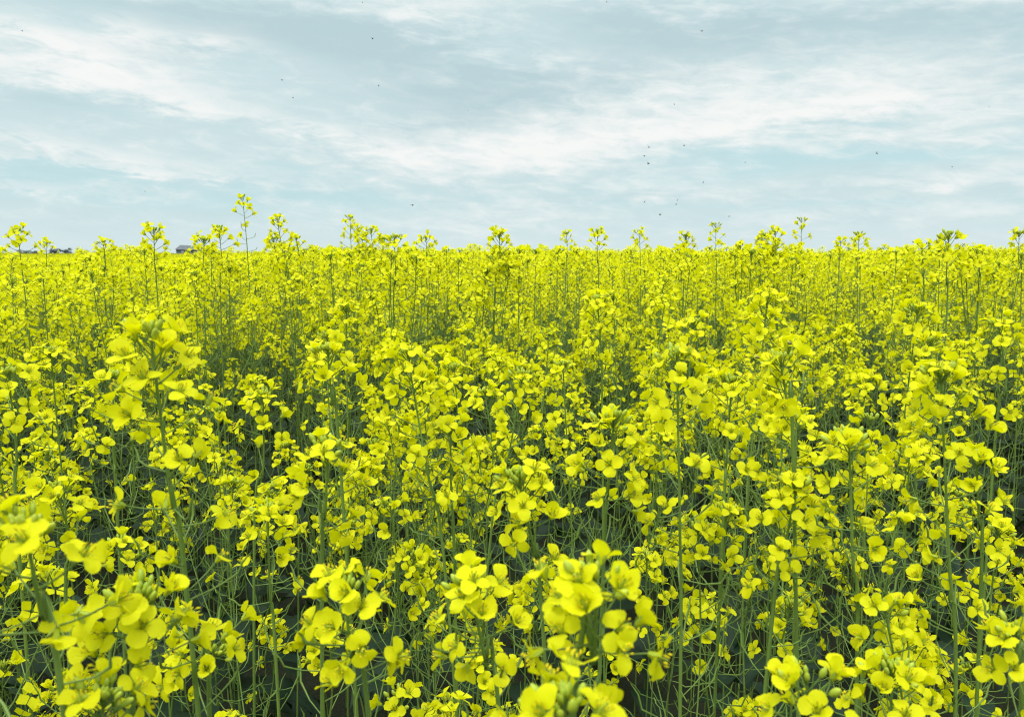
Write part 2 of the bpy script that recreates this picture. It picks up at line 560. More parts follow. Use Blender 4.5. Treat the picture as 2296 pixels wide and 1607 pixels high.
class Plant:
    """skeleton and growth of one plant, in coordinates from its base"""

    def __init__(s, rng, tip, low, nbr, main, lod, brh=(0.05, 0.30), guard=None, thick=1.0, brreach=(0.05, 0.13)):
        s.lod = lod
        s.bud_rise = None
        sides = (6, 4, 3)[lod]
        s.sides = sides
        h = tip[2]
        ctrl = [np.zeros(3)]
        if low is not None:
            if low[2] > 0.35:
                ctrl.append(np.array([low[0] * .55, low[1] * .55, low[2] * .5]))
            ctrl.append(low)
            mid = (low + tip) / 2 + rng.normal(0, 0.003, 3)
            ctrl.append(mid)
        else:
            ctrl.append(tip * [.30, .30, .38] + rng.normal(0, .012, 3) * [1, 1, 0])
            ctrl.append(tip * [.68, .68, .74] + rng.normal(0, .010, 3) * [1, 1, 0])
        ctrl.append(tip)
        n = (22, 13, 8)[lod]
        s.main = curve_pts(ctrl, n)
        s.tubes = [(s.main, np.interp(np.linspace(0, 1, n), [0, .6, 1], [2.5, 1.45, 0.8]) * mm * thick, sides)]
        s.twigs = []
        s.heads = []
        s.rachis = []
        line = Line(s.main)
        ped, fl = raceme(rng, line, s.twigs, sides, **main)
        p, t = line.at(0)
        s.axis(line, main['Lf'] + (main['Llow'] if main['nlow'] else 0), .8 * thick)
        s.heads.append([p, t, ped, fl, rng.randint(1, 5) if main.get('nf', 8) < 14 else rng.randint(2, 5)])
        a0 = rng.uniform(0, 6.28)
        for k in range(nbr):
            drop = rng.uniform(*brh)
            for attempt in range(6):
                a = a0 + k * 2.39996 + rng.normal(0, 0.35) + attempt * 1.1
                reach = rng.uniform(*brreach)
                hz = h - drop
                len_up = rng.uniform(0.16, 0.34)
                sa, ta = line.at((h - (hz - len_up)))
                e = np.array([sa[0] + math.cos(a) * reach, sa[1] + math.sin(a) * reach, hz]) + (tip - sa) * [1, 1, 0] * .5
                if guard is None or guard(e):
                    break
            else:
                continue
            o = np.array([math.cos(a), math.sin(a), 0])
            m1 = sa + o * reach * .55 + UP * (hz - sa[2]) * .30
            m2 = sa + o * reach * .9 + UP * (hz - sa[2]) * .66 + (e - sa) * [1, 1, 0] * .05
            nb = (12, 8, 5)[lod]
            bp = curve_pts([sa, m1, m2, e], nb)
            s.tubes.append((bp, np.linspace(1.15, 0.66, nb) * mm * min(1.0, thick), sides if lod else 5))
            ln = Line(bp)
            lf, nl = rng.uniform(.022, .058), rng.randint(1, 7)
            s.axis(ln, lf + .08, .66)
            pd, fb = raceme(rng, ln, s.twigs, sides, nf=int(rng.uniform(8, 15)), Lf=lf, nlow=nl, Llow=.08,
                            npod=rng.randint(12, 24), Lpod=rng.uniform(.14, .32), fs=main.get('fs', 1.0) * rng.uniform(.9, 1.0))
            p, t = ln.at(0)
            s.heads.append([p, t, pd, fb, rng.randint(0, 5)])
        s.leaves = []
        nl = rng.randint(3, 6)
        for k in range(nl):
            hh = rng.uniform(.08, .62) * h
            p, t = line.at(max(0.0, (h - hh)))
            big = 3 if hh < .25 * h else 2 if hh < .38 * h else rng.randint(0, 2)
            s.leaves.append((p, rng.uniform(0, 6.28), big, rng.uniform(.85, 1.3), rng.uniform(-.25, .3)))

    def axis(s, line, L, r):
        q = np.linspace(min(L + .004, line.s[-1] * .9), 0, 6)
        s.rachis.append((np.array([line.at(v)[0] for v in q]), np.linspace(r * 1.12 + .12, r + .1, 6) * mm))

    def stem_mb(s):
        mb = MB()
        for p, r, sd in s.tubes:
            mb.tube(p, r, sd, STM)
        for p, r in s.twigs:
            if s.lod == 2:
                p, r = p[[0, 2, 5]], r[[0, 2, 4]] * 1.15
            mb.tube(p, r, 4 if s.lod == 0 else 3, STM)
        return mb

    def everything(s):
        """all of it in one mesh: for the far mass of plants"""
        mb = s.stem_mb()
        for p, t, ped, fl, nb in s.heads:
            for q, r in ped:
                mb.tube(q[[0, -1]], r[[0, -1]] * 1.1, 3, STM)
            for q, ax, k, sc, ro in fl:
                merge(mb, FLOWERS[2][k], q, frame(ax, ro, sc))
            merge(mb, BUDS[1][min(nb, 2)], p, frame(t, 0, 1))
        for p, a, b, sc, ti in s.leaves:
            merge(mb, LEAVES[1][b], p, np.array(Matrix.Rotation(a, 3, 'Z')) * sc)
        return mb


def obj(name, me, parent=None):
    o = bpy.data.objects.new(name, me)
    C.objects.link(o)
    o.parent = parent
    return o


def mat4(pos, m3):
    M = np.eye(4)
    M[:3, :3] = m3
    M[:3, 3] = pos
    return Matrix(M.tolist())


PLANTS = []        # (empty, tip in the world, attributes) for the labels


def plant_object(plant, base, label, group):
    root = bpy.data.objects.new('rapeseed_plant', None)
    root.empty_display_size = .05
    C.objects.link(root)
    root.location = base
    root['label'] = label
    root['category'] = 'flowering plant'
    root['group'] = group
    obj('stem', plant.stem_mb().mesh('stem'), root)
    mb_done = []
    for p, t, ped, fl, nb in plant.heads:
        mb = MB()
        rp, rr = plant.rachis[len(mb_done)]
        mb_done.append(1)
        mb.tube(rp - p, rr, 5, STM)
        for q, r in ped:
            mb.tube(q - p, r, 4 if plant.lod == 0 else 3, STM)
        if plant.lod == 0:
            h = obj('flower_head', mb.mesh('flower_head'), root)
            h.location = p
            for q, ax, k, sc, ro in fl:
                f = obj('flower', FLOWER_ME[k], h)
                f.matrix_basis = mat4(q - p, frame(ax, ro, sc))
            b = obj('bud_cluster', BUD_ME[nb], h)
            rise, bs = plant.bud_rise if plant.bud_rise and len(mb_done) == 1 else (0, 1)
            b.matrix_basis = mat4(t * rise, frame(t, 0, bs))
        else:
            for q, ax, k, sc, ro in fl:
                merge(mb, FLOWERS[1][k], q - p, frame(ax, ro, sc))
            merge(mb, BUDS[1][nb], np.zeros(3), frame(t, 0, 1))
            h = obj('flower_head', mb.mesh('flower_head'), root)
            h.location = p
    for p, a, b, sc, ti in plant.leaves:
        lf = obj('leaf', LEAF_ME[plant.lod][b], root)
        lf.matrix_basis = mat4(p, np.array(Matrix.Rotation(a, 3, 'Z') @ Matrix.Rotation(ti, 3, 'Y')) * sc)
    return root


# ------------------------------------------------------------------ ground
def ground():
    m, t, out = material('dark_soil')
    tco = t.add('ShaderNodeTexCoord')
    n = t.noise(tco.outputs['Object'], 6, 8, .65)
    n2 = t.noise(tco.outputs['Object'], 90, 4, .6)
    c = t.mix(n, (.020, .026, .016, 1), (.050, .045, .030, 1))
    c = t.mix(t.math('MULTIPLY', n2, .5), c, (.02, .04, .018, 1))
    p = t.add('ShaderNodeBsdfPrincipled')
    t.l.new(c, p.inputs['Base Color'])
    p.inputs['Roughness'].default_value = .95
    p.inputs['Specular IOR Level'].default_value = .1
    bp = t.add('ShaderNodeBump')
    bp.inputs['Strength'].default_value = .6
    bp.inputs['Distance'].default_value = .02
    t.l.new(n2, bp.inputs['Height'])
    t.l.new(bp.outputs[0], p.inputs['Normal'])
    t.l.new(p.outputs[0], out.inputs[0])
    rad = np.concatenate([[0.01], np.geomspace(.5, 3500, 46)])
    a = np.linspace(0, 2 * math.pi, 96, endpoint=False)
    rg = rs(5)
    z = rg.normal(0, 1, (len(rad), 96)) * np.clip(rad, 0, 6)[:, None] * .0035
    pts = np.stack([rad[:, None] * np.cos(a), rad[:, None] * np.sin(a), z], -1)
    mb = MB()
    mb.grid(pts, 0, True)
    me = mb.mesh('ground')
    me.materials.clear()
    me.materials.append(m)
    o = obj('ground', me)
    o['kind'] = 'structure'


ground()

# ------------------------------------------------------------------ the plants one can single out in the photograph
# tip x, tip y, flower diameter (px), a lower place of its stalk x, y, flowers, their length of stalk (cm), late flowers, over (cm), side shoots, short name, label
HEROES = [
    (340, 748, 74, 425, 1390, 14, 4.0, 10, 12, 1, 'tall leaning stalk', 'tall rapeseed plant on a long bare leaning stalk, flowers scattered down its upper third'),
    (1335, 1290, 98, 1285, 1600, 17, 5.0, 2, 2, 0, 'big blurred head', 'out-of-focus rapeseed plant with the biggest pale-tipped buds, low in the middle'),
    (1262, 1560, 112, 1275, 1606, 7, 2.5, 0, 1, 0, 'blurred head cut off', 'out-of-focus rapeseed head cut by the bottom edge, under the big blurred head'),
    (315, 1335, 84, 297, 1600, 13, 3.6, 3, 4, 1, 'budded head', 'rapeseed plant with a clump of fat green buds above blurred flowers, bottom corner'),
    (60, 1165, 100, 145, 1600, 7, 4.2, 3, 5, 0, 'edge-cut stalk', 'blurred rapeseed plant with thick slanting stalk, partly cut by the photo\'s left edge'),
    (232, 1545, 92, 250, 1606, 6, 2.2, 0, 1, 0, 'low blurred bloom', 'short blurred rapeseed plant whose single bloom group touches the bottom edge at left'),
    (775, 1305, 78, 826, 1600, 14, 4.6, 3, 4, 1, 'broad crisp head', 'rapeseed plant with a broad crisp head of open flowers, low left of middle'),
    (1058, 1300, 74, 1120, 1600, 9, 3.0, 4, 5, 1, 'flat cluster', 'rapeseed plant with flat row of flowers beside the broad crisp head'),
    (735, 1000, 60, 722, 1290, 8, 3.4, 5, 7, 1, 'budded stalk', 'rapeseed plant with upright buds over a few face-on flowers, mid-picture left'),
    (1165, 1060, 62, 1216, 1390, 11, 3.8, 3, 6, 1, 'face-on cluster', 'rapeseed plant showing a tight cluster of face-on flowers near the picture\'s middle'),
    (1375, 940, 56, 1354, 1250, 15, 5.2, 3, 5, 1, 'round dome', 'rapeseed plant with a round dome of flowers ringing green buds at its centre'),
    (1518, 800, 56, 1526, 1500, 13, 4.2, 7, 9, 1, 'long straight stalk', 'rapeseed plant on a long straight stalk with block of pale buds on top'),
    (2110, 825, 58, 2142, 1600, 14, 4.6, 12, 15, 1, 'long right stalk', 'tall rapeseed plant on right, flowers all along the upper half of its stalk'),
    (1905, 985, 60, 1922, 1500, 6, 2.6, 4, 7, 1, 'wide bud crown', 'rapeseed plant with a wide crown of green buds and few open flowers, right'),
    (1752, 800, 55, 1778, 1000, 9, 2.6, 2, 4, 2, 'bee-visited head', 'flat-topped rapeseed plant with two black bees at its flowers, right of middle'),
    (1785, 1075, 55, 1730, 1400, 13, 4.6, 5, 7, 2, 'bushy head', 'bushy rapeseed plant with many flowers hiding its buds, below the bee-visited head'),
    (1812, 1520, 84, 1835, 1606, 8, 3.0, 0, 1, 0, 'fat-budded head', 'rapeseed plant with long fat buds standing clear, at the bottom right'),
    (2000, 1500, 70, 2010, 1606, 10, 3.4, 1, 2, 1, 'green-budded head', 'rapeseed plant with mound of small green buds ringed by flowers, bottom right'),
    (2278, 1395, 72, 2290, 1600, 8, 4.2, 2, 3, 0, 'right edge bloom', 'rapeseed plant cut by the right edge low down, two big open flowers'),
    (735, 780, 46, 760, 1000, 9, 3.2, 2, 4, 2, 'small flat head', 'rapeseed plant with a small flat head of face-on flowers left of the twin mound'),
    (915, 785, 46, 1000, 1300, 14, 4.6, 8, 9, 2, 'leaning mound', 'rapeseed plant heaped with flowers on a stalk slanting down to the right'),
    (1340, 668, 33, 1350, 900, 17, 5.4, 4, 6, 2, 'high mound', 'rapeseed plant with a tall heap of flowers over a dark upright stalk, centre right'),
    (128, 1085, 52, 150, 1400, 12, 4.4, 2, 4, 2, 'wide left head', 'rapeseed plant with wide many-flowered head at left, above the edge-cut stalk'),
    (600, 1135, 48, 620, 1500, 11, 4.0, 3, 5, 2, 'drooping head', 'rapeseed plant whose side-on flowers droop, between the tall leaning stalk and budded stalk'),
    (1170, 835, 38, 1100, 1200, 13, 4.6, 4, 6, 2, 'middle mound', 'rapeseed plant with a low mound of small flowers in the centre of the picture'),
    (590, 880, 40, 570, 1200, 9, 3.8, 4, 8, 2, 'thin stalk', 'rapeseed plant on a thin stalk with sparse flowers, right of tall leaning stalk'),
    (255, 840, 42, 260, 1100, 8, 4.0, 4, 8, 2, 'half-hidden head', 'rapeseed plant half hidden behind the tall leaning stalk, its flowers in profile'),
    (2240, 720, 36, 2230, 1000, 11, 4.0, 4, 7, 2, 'right-hand spray', 'rapeseed plant with loose spray of flowers above the long right stalk'),
    (1640, 850, 45, 1620, 1200, 10, 3.6, 5, 8, 2, 'middle right head', 'rapeseed plant between the long straight stalk and the bee-visited head'),
    (1010, 950, 44, 1020, 1300, 9, 3.6, 3, 6, 2, 'open-faced head', 'rapeseed plant with small open-faced flowers over a dark gap, left of the round dome'),
    (2190, 1020, 50, 2200, 1300, 9, 4.0, 4, 7, 2, 'far right head', 'rapeseed plant behind the long right stalk, flowers turned away'),
    (480, 1440, 66, 470, 1600, 7, 3.0, 2, 3, 1, 'bottom profile head', 'rapeseed plant in profile between the budded head and the broad crisp head'),
    (20, 830, 46, 40, 1200, 8, 3.6, 3, 6, 2, 'left margin head', 'rapeseed plant clipped by the left edge at middle height, flowers in a column'),
    # against the sky
    (545, 452, 15.5, 558, 620, 7, 4.0, 3, 12, 0, 'lone highest stalk', 'highest rapeseed plant, a lone thin stalk standing far above the skyline at left'),
    (622, 494, 17, 648, 660, 13, 5.6, 2, 5, 1, 'twin heads', 'rapeseed plant with twin full heads on the skyline beside the lone highest stalk'),
    (785, 496, 14, 792, 640, 9, 5.6, 4, 6, 1, 'pointed head', 'rapeseed plant with pointed bud tip on the skyline left of centre'),
    (832, 517, 14.5, 836, 640, 9, 4.6, 3, 6, 1, 'blunt head', 'rapeseed plant with blunt head, close beside the pointed head on the skyline'),
    (885, 548, 22, 882, 720, 5, 1.6, 1, 10, 1, 'bud-fan stalk', 'rapeseed plant whose fan of dark buds tops a thick stalk at the skyline'),
    (955, 535, 16, 957, 620, 8, 2.6, 2, 6, 1, 'small skyline head', 'small rapeseed head on the skyline between the bud-fan stalk and the plump head'),
    (1120, 528, 20, 1108, 680, 16, 5.8, 3, 5, 1, 'plump head', 'plump full rapeseed head standing up from the skyline at the middle'),
    (1270, 525, 11.5, 1272, 600, 8, 5.0, 2, 6, 0, 'faint small head', 'small pale rapeseed head on the skyline just right of the middle'),
    (1340, 520, 15.5, 1342, 640, 9, 4.6, 3, 8, 0, 'upright loose head', 'upright loose rapeseed head on the skyline, right neighbour of the faint small head'),
    (1433, 521, 13.5, 1436, 640, 9, 5.0, 3, 8, 0, 'slim head', 'slim rapeseed plant on the skyline between two taller gaps of sky, right of middle'),
    (1538, 532, 17, 1532, 660, 13, 6.0, 3, 6, 1, 'column head', 'rapeseed plant with a dense column of flowers on the skyline, by the dark-budded tall head'),
    (1605, 512, 13.5, 1606, 620, 8, 6.0, 3, 8, 0, 'dark-budded tall head', 'tall rapeseed plant with dark bud tuft and gap below, alone on the skyline'),
    (1715, 528, 15, 1720, 660, 9, 4.0, 2, 6, 1, 'left of bunch', 'rapeseed plant at the left side of the dense skyline bunch'),
    (1738, 522, 16, 1742, 700, 15, 6.2, 3, 5, 1, 'dense bunch', 'densest rapeseed bunch on the skyline, right of the dark-budded tall head'),
    (1797, 500, 13, 1790, 640, 6, 5.0, 4, 8, 0, 'second highest stalk', 'tall rapeseed plant with a fan of dark buds, highest on the right half'),
    (1925, 533, 14.5, 1928, 640, 8, 3.0, 3, 6, 0, 'budded right head', 'rapeseed plant with buds over a small head, on skyline right of second highest stalk'),
    (1885, 540, 14, 1880, 620, 8, 4.6, 2, 6, 0, 'leaning right head', 'rapeseed plant with loosely set flowers, left neighbour of the budded right head'),
    (2068, 552, 19, 2070, 680, 11, 4.6, 3, 6, 1, 'bee-topped head', 'rapeseed plant with a dark fly at its top, skyline far right'),
    (2126, 545, 27, 2122, 720, 7, 3.2, 2, 4, 0, 'large dark buds', 'rapeseed plant with the largest dark buds on the skyline, thick dark stalk'),
    (2285, 525, 17.5, 2290, 650, 11, 6.4, 4, 6, 0, 'right edge skyline head', 'tall rapeseed plant rising above the skyline at the extreme right edge'),
    (345, 518, 20, 354, 680, 15, 5.4, 2, 4, 0, 'left full head', 'full rapeseed head on skyline beside the grey barn, left'),
    (492, 522, 18, 494, 660, 10, 3.4, 2, 6, 1, 'barn-side budded head', 'rapeseed plant with fan of buds on skyline between barn and lone highest stalk'),
    (458, 541, 19, 458, 690, 9, 3.4, 2, 6, 0, 'barn-side splayed head', 'rapeseed plant with splayed buds just right of the grey barn, low on the skyline'),
    (40, 520, 20, 60, 700, 10, 4.6, 2, 8, 0, 'left corner skyline head', 'tall rapeseed plant with two flower tufts at the left end of skyline'),
    (105, 545, 13, 108, 640, 8, 4.0, 2, 6, 0, 'thin left head', 'thin rapeseed plant right of the left corner skyline head, before the far trees'),
    (232, 545, 16, 236, 660, 11, 4.0, 2, 6, 1, 'domed left head', 'domed rapeseed head on skyline between far trees and the left full head'),
    (1980, 560, 14, 1984, 660, 10, 4.0, 2, 6, 1, 'low right head', 'low rapeseed head on the skyline between budded right head and bee-topped head'),
    (1660, 552, 15, 1662, 660, 9, 3.4, 2, 6, 1, 'notch head', 'small rapeseed head in the skyline notch right of the dark-budded tall head'),
    (2190, 565, 19, 2192, 680, 11, 4.4, 2, 6, 1, 'low far right head', 'low rapeseed head right of the large dark buds'),
]
GROUP = 'rapeseed plants of the field'
BUDDED = {'tall leaning stalk': 1, 'big blurred head': 1, 'budded head': 2, 'budded stalk': 1, 'round dome': 3, 'long straight stalk': 2, 'wide bud crown': 3, 'fat-budded head': 1, 'green-budded head': 3,
          'bud-fan stalk': 2, 'dark-budded tall head': 1, 'second highest stalk': 1, 'budded right head': 1, 'large dark buds': 2, 'barn-side budded head': 1, 'lone highest stalk': 0, 'pointed head': 1}
FULL_SIZE = 31.2 / 1.03
taken = []
hero_info = []
for i, (tx, ty, fpx, lx, ly, nf, Lf, nlow, Llow, nbr, short, label) in enumerate(HEROES):
    rng = rs(1000 + i * 7)
    if ly - ty < 160 and fpx > 60:            # heads cut by the bottom edge: their stalks run on below it
        lx, ly = lx + (lx - tx) * .6, ty + 420
    d = FULL_SIZE / fpx
    tip = at(tx, ty + (.007 * FPX / d if d < 1 else .003 * FPX / d), d)
    r2 = ray(lx, ly)
    k = (tip[1] + 0.012) / r2[1]
    low = np.array([0, 0, EYE]) + r2 * k
    # carry the stalk on downwards, straightening towards the ground
    sl = (low - tip) / max(1e-3, (tip[2] - low[2]))
    base = low + sl * low[2] * .45
    off = base[:2] - low[:2]
    n = np.linalg.norm(off)
    if n > .16:
        base[:2] = low[:2] + off / n * .16
    base[2] = 0
    near = d < 1.0

    def guard(e, b=base):
        x, y, dep = proj(e + b)
        return dep > .36 or not (-150 < x < W0 + 150 and y < H0 + 160)

    tall = d > 1.05 and ty < 566
    pl = Plant(rng, tip - base, low - base, (0 if fpx > 70 else nbr) + (2 if tall and nbr else 1 if d > 1 and nbr else 0), dict(nf=nf + (1 if near else 0), Lf=Lf / 100, nlow=nlow, Llow=Llow / 100, npod=rng.randint(18, 30) if d > .4 else 7, Lpod=.42 if d > .4 else .2, fs=1.0 if near else 1.14),
               0, brh=(.012, .085) if tall else (.10, .34) if near else (.05, .22), brreach=(.02, .055) if tall else (.05, .13), guard=guard, thick=.85 if near else .75)
    if short in BUDDED:
        pl.heads[0][4] = BUDDED[short]
        pl.bud_rise = (.003, 1.1) if near else (.008, 1.25)
    r = plant_object(pl, base, label, GROUP)
    taken.append(base[:2])
    hero_info.append((np.array([tx, ty, d]), short))

# ------------------------------------------------------------------ the rest of the crop, sown over the ground
rng = rs(77)
taken = np.array(taken)


def sow(dmin, dmax, density, half, spacing, pts):
    area = half * (dmax ** 2 - dmin ** 2)
    n = int(area * density * 1.25)
    out = []
    cell = {}
    for p in pts:
        cell.setdefault((int(p[0] // spacing), int(p[1] // spacing)), []).append(p)
    want = int(area * density)
    for _ in range(n * 3):
        r = math.sqrt(rng.uniform(dmin ** 2, dmax ** 2))
        a = rng.uniform(-half, half)
        p = (r * math.sin(a), r * math.cos(a))
        c = (int(p[0] // spacing), int(p[1] // spacing))
        ok = True
        for ix in (-1, 0, 1):
            for iy in (-1, 0, 1):
                for q in cell.get((c[0] + ix, c[1] + iy), ()):
                    if (q[0] - p[0]) ** 2 + (q[1] - p[1]) ** 2 < spacing ** 2:
                        ok = False
        if ok:
            out.append(p)
            cell.setdefault(c, []).append(p)
            if len(out) >= want:
                break
    return out


def swell(p):
    """uneven growth over the field, in metres of height"""
    x, y = p
    return .030 * math.sin(2.1 * x + 1.3 * y + .6) + .026 * math.sin(4.7 * x - 3.1 * y + 2.0) + .022 * math.sin(1.1 * y + 8.3 * x)


def low_spot(p, h):
    """two shorter patches of crop, over which the far barn and trees are seen; nowhere far above the rest"""
    x, y, dd = proj((p[0], p[1], EYE))
    if p[1] > 1.2:
        lo, md, hi = (-5, 9, 21) if p[1] < 4 else (-8, 3, 25) if p[1] < 9 else (-5, 0, 9)
        h = min(h, EYE + rng.triangular(lo, md, hi) * p[1] / FPX - .016)
    m = .09 * FPX / max(p[1], 1)
    if 1.2 < p[1] < 8 and abs(x - 550) < 25 + m:
        h = min(h, EYE - .03)
    if p[1] > 1.0 and (46 - m < x < 165 + m or 380 - m < x < 434 + m):
        return min(h, EYE - .04 - .004 * min(p[1], 20))
    return h


def height_at(p):
    d = p[1] * CP + .1
    if d < .55:
        h = EYE - rng.uniform(.30, .44)
    elif d < .85:
        h = EYE - rng.uniform(.15, .36)
    elif d < 1.5:
        h = EYE - rng.uniform(.055, .22)
    elif d < 3.6:
        h = EYE - np.clip(rng.normal(.08, .05) if rng.rand() < .42 else rng.normal(-.035, .02), -.06, .24) + swell(p) * .8
    else:
        h = EYE - np.clip(rng.normal(.095, .05) if rng.rand() < .55 else rng.normal(-.03, .045), -.13, .24) + swell(p)
    return low_spot(p, h)


near_pts = sow(.42, 4.2, 31, R(52), .085, list(taken))
inside, outside = [], []
for p in near_pts:
    h = height_at(p)
    x, y, dep = proj((p[0], p[1], h - .04))
    x2, y2, dep2 = proj((p[0], p[1], h - .25))
    vis = dep > .1 and -40 < x < W0 + 40 and y < H0 + 40
    (inside if vis else outside).append((dep, p, h))
inside.sort(key=lambda q: q[0])
NB = 300 - len(HEROES)
chosen, surplus = inside[:NB], inside[NB:]
ORD = ['first', 'second', 'third', 'fourth', 'fifth', 'sixth', 'seventh', 'eighth', 'ninth', 'tenth', 'eleventh', 'twelfth', 'thirteenth', 'fourteenth', 'fifteenth', 'sixteenth', 'seventeenth', 'eighteenth', 'nineteenth', 'twentieth']
counts = {}
hp = np.array([h[0][:2] for h in hero_info])
rows = []
for i, (dep, p, h) in enumerate(chosen):
    rg = rs(5000 + i)
    base = np.array([p[0], p[1], 0.0])
    lean = rg.normal(0, .035, 2)
    tip = np.array([lean[0], lean[1], h])
    x, y, dd = proj(base + tip)

    def guard(e, b=base):
        px, py, dp = proj(e + b)
        return dp > .40 or not (-150 < px < W0 + 150 and py < H0 + 200)

    lod = 0 if dep < 1.35 else 1
    nbr = rg.randint(4, 7) if dep > .9 else rg.randint(3, 5)
    nf = rg.randint(8, 16) if dep > .9 else rg.randint(6, 12)
    pl = Plant(rg, tip, None, nbr, dict(nf=nf, Lf=rg.uniform(.028, .075), nlow=rg.randint(2, 9), Llow=rg.uniform(.06, .15), npod=rg.randint(30, 46), Lpod=rg.uniform(.34, .55), fs=rg.uniform(1.05, 1.2)),
               lod, brh=(.01, .30), guard=guard, thick=rg.uniform(.75, 1.0))
    k = int(np.argmin((hp[:, 0] - x) ** 2 + ((hp[:, 1] - y) * 1.6) ** 2))
    side = 'left' if x < hp[k, 0] else 'right'
    rows.append((k, side, math.hypot(hp[k, 0] - x, hp[k, 1] - y), pl, base, lean, nf, nbr))
rows.sort(key=lambda q: (q[0], q[1], q[2]))
for k, side, dist, pl, base, lean, nf, nbr in rows:
    c = counts[(k, side)] = counts.get((k, side), -1) + 1
    look = 'full-headed' if nf > 13 else 'sparse' if nf < 9 else 'leaning' if abs(lean[0]) > .05 else 'many-branched' if nbr == 6 else 'upright'
    lab = f'{look} rapeseed plant, {ORD[c]} out from the {hero_info[k][1]} on its {side} side'
    plant_object(pl, base, lab, GROUP)

# everything farther, and what stands outside the picture: one mass
far_col = bpy.data.collections.new('field_plant_forms')       # only instanced, never linked to the scene
NFORM = 14
for i in range(NFORM):
    rg = rs(9000 + i)
    lean = rg.normal(0, .05, 2)
    pl = Plant(rg, np.array([lean[0], lean[1], 1.25]), None, rg.randint(5, 8), dict(nf=rg.randint(11, 20), Lf=rg.uniform(.03, .075), nlow=rg.randint(2, 8), Llow=.12, npod=rg.randint(8, 14), Lpod=.22, fs=1.18),
               2, brh=(.01, .26), thick=.95)
    far_col.objects.link(bpy.data.objects.new('field_plant_%02d' % i, pl.everything().mesh('field_plant')))
pos, scl = [], []
for dep, p, h in surplus + outside:
    pos.append((p[0], p[1], 0))
    scl.append(h / 1.25)
for dmin, dmax, dens, sp in ((4.2, 9, 32, .10), (9, 20, 16, .14), (20, 60, 5, .2), (60, 200, .55, .5), (200, 700, .07, 1.5)):
    for p in sow(dmin, dmax, dens, R(50), sp, []):
        pos.append((p[0], p[1], 0))
        if dmin < 9:
            hh = np.clip(rng.normal(.10, .055) if rng.rand() < .6 else rng.normal(-.05, .05), -.15, .26) - swell(p)
        elif dmin < 50:
            hh = np.clip(rng.normal(.12, .05) if rng.rand() < .7 else rng.normal(-.04, .06), -.16, .3)
        else:
            hh = rng.uniform(.06, .25)
        scl.append(low_spot(p, EYE - hh) / 1.25)
pos = np.array(pos, np.float32)
n = len(pos)
me = bpy.data.meshes.new('rapeseed_field')
me.vertices.add(n)
me.vertices.foreach_set('co', pos.ravel())
a = me.attributes.new('scl', 'FLOAT', 'POINT')
a.data.foreach_set('value', np.array(scl, np.float32))
a = me.attributes.new('rot', 'FLOAT_VECTOR', 'POINT')
rot = np.zeros((n, 3), np.float32)
rot[:, 2] = rng.uniform(0, 6.28, n)
a.data.foreach_set('vector', rot.ravel())
a = me.attributes.new('idx', 'INT', 'POINT')
a.data.foreach_set('value', rng.randint(0, NFORM, n).astype(np.int32))
field = obj('rapeseed_field', me)
field['kind'] = 'stuff'
field['label'] = 'yellow rapeseed crop stretching away to the horizon'
ng = bpy.data.node_groups.new('field_growth', 'GeometryNodeTree')
ng.interface.new_socket('Geometry', in_out='INPUT', socket_type='NodeSocketGeometry')
ng.interface.new_socket('Geometry', in_out='OUTPUT', socket_type='NodeSocketGeometry')
gi = ng.nodes.new('NodeGroupInput')
go = ng.nodes.new('NodeGroupOutput')
ci = ng.nodes.new('GeometryNodeCollectionInfo')
ci.inputs['Collection'].default_value = far_col
ci.inputs['Separate Children'].default_value = True
ci.inputs['Reset Children'].default_value = True
ip = ng.nodes.new('GeometryNodeInstanceOnPoints')
ip.inputs['Pick Instance'].default_value = True


def named(nm, typ):
    q = ng.nodes.new('GeometryNodeInputNamedAttribute')
    q.data_type = typ
    q.inputs['Name'].default_value = nm
    return next(o for o in q.outputs if o.enabled and o.name == 'Attribute')


ng.links.new(gi.outputs[0], ip.inputs['Points'])
ng.links.new(ci.outputs[0], ip.inputs['Instance'])
ng.links.new(named('idx', 'INT'), ip.inputs['Instance Index'])
ng.links.new(named('rot', 'FLOAT_VECTOR'), ip.inputs['Rotation'])
ng.links.new(named('scl', 'FLOAT'), ip.inputs['Scale'])
ng.links.new(ip.outputs[0], go.inputs[0])
md = field.modifiers.new('growth', 'NODES')
md.node_group = ng
print('plants', len(HEROES), len(chosen), 'mass', n)


# ------------------------------------------------------------------ far barn and trees
def simple(name, c0, c1, scale, rough=.8):
    m, t, out = material(name)
    tco = t.add('ShaderNodeTexCoord')
    c = t.mix(t.smooth(t.noise(tco.outputs['Object'], scale, 5, .65), .35, .65), c0, c1)
    p = t.add('ShaderNodeBsdfPrincipled')
    t.l.new(c, p.inputs['Base Color'])
    p.inputs['Roughness'].default_value = rough
    t.l.new(p.outputs[0], out.inputs[0])
    return m


M_ROOF = simple('weathered_roof', (.07, .09, .10, 1), (.11, .13, .135, 1), .9)
M_WALL = simple('barn_boards', (.11, .13, .14, 1), (.17, .19, .20, 1), .6)
M_PALE = simple('barn_pale_doors', (.32, .36, .37, 1), (.40, .43, .44, 1), 2.0)
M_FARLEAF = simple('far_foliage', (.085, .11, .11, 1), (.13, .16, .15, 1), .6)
M_BARK = simple('bark', (.06, .055, .05, 1), (.09, .08, .07, 1), 3)


def mesh_of(name, mb, mat):
    m = mb.mesh(name)
    m.materials.clear()
    m.materials.append(mat)
    m.polygons.foreach_set('use_smooth', np.zeros(len(m.polygons), bool))
    return m


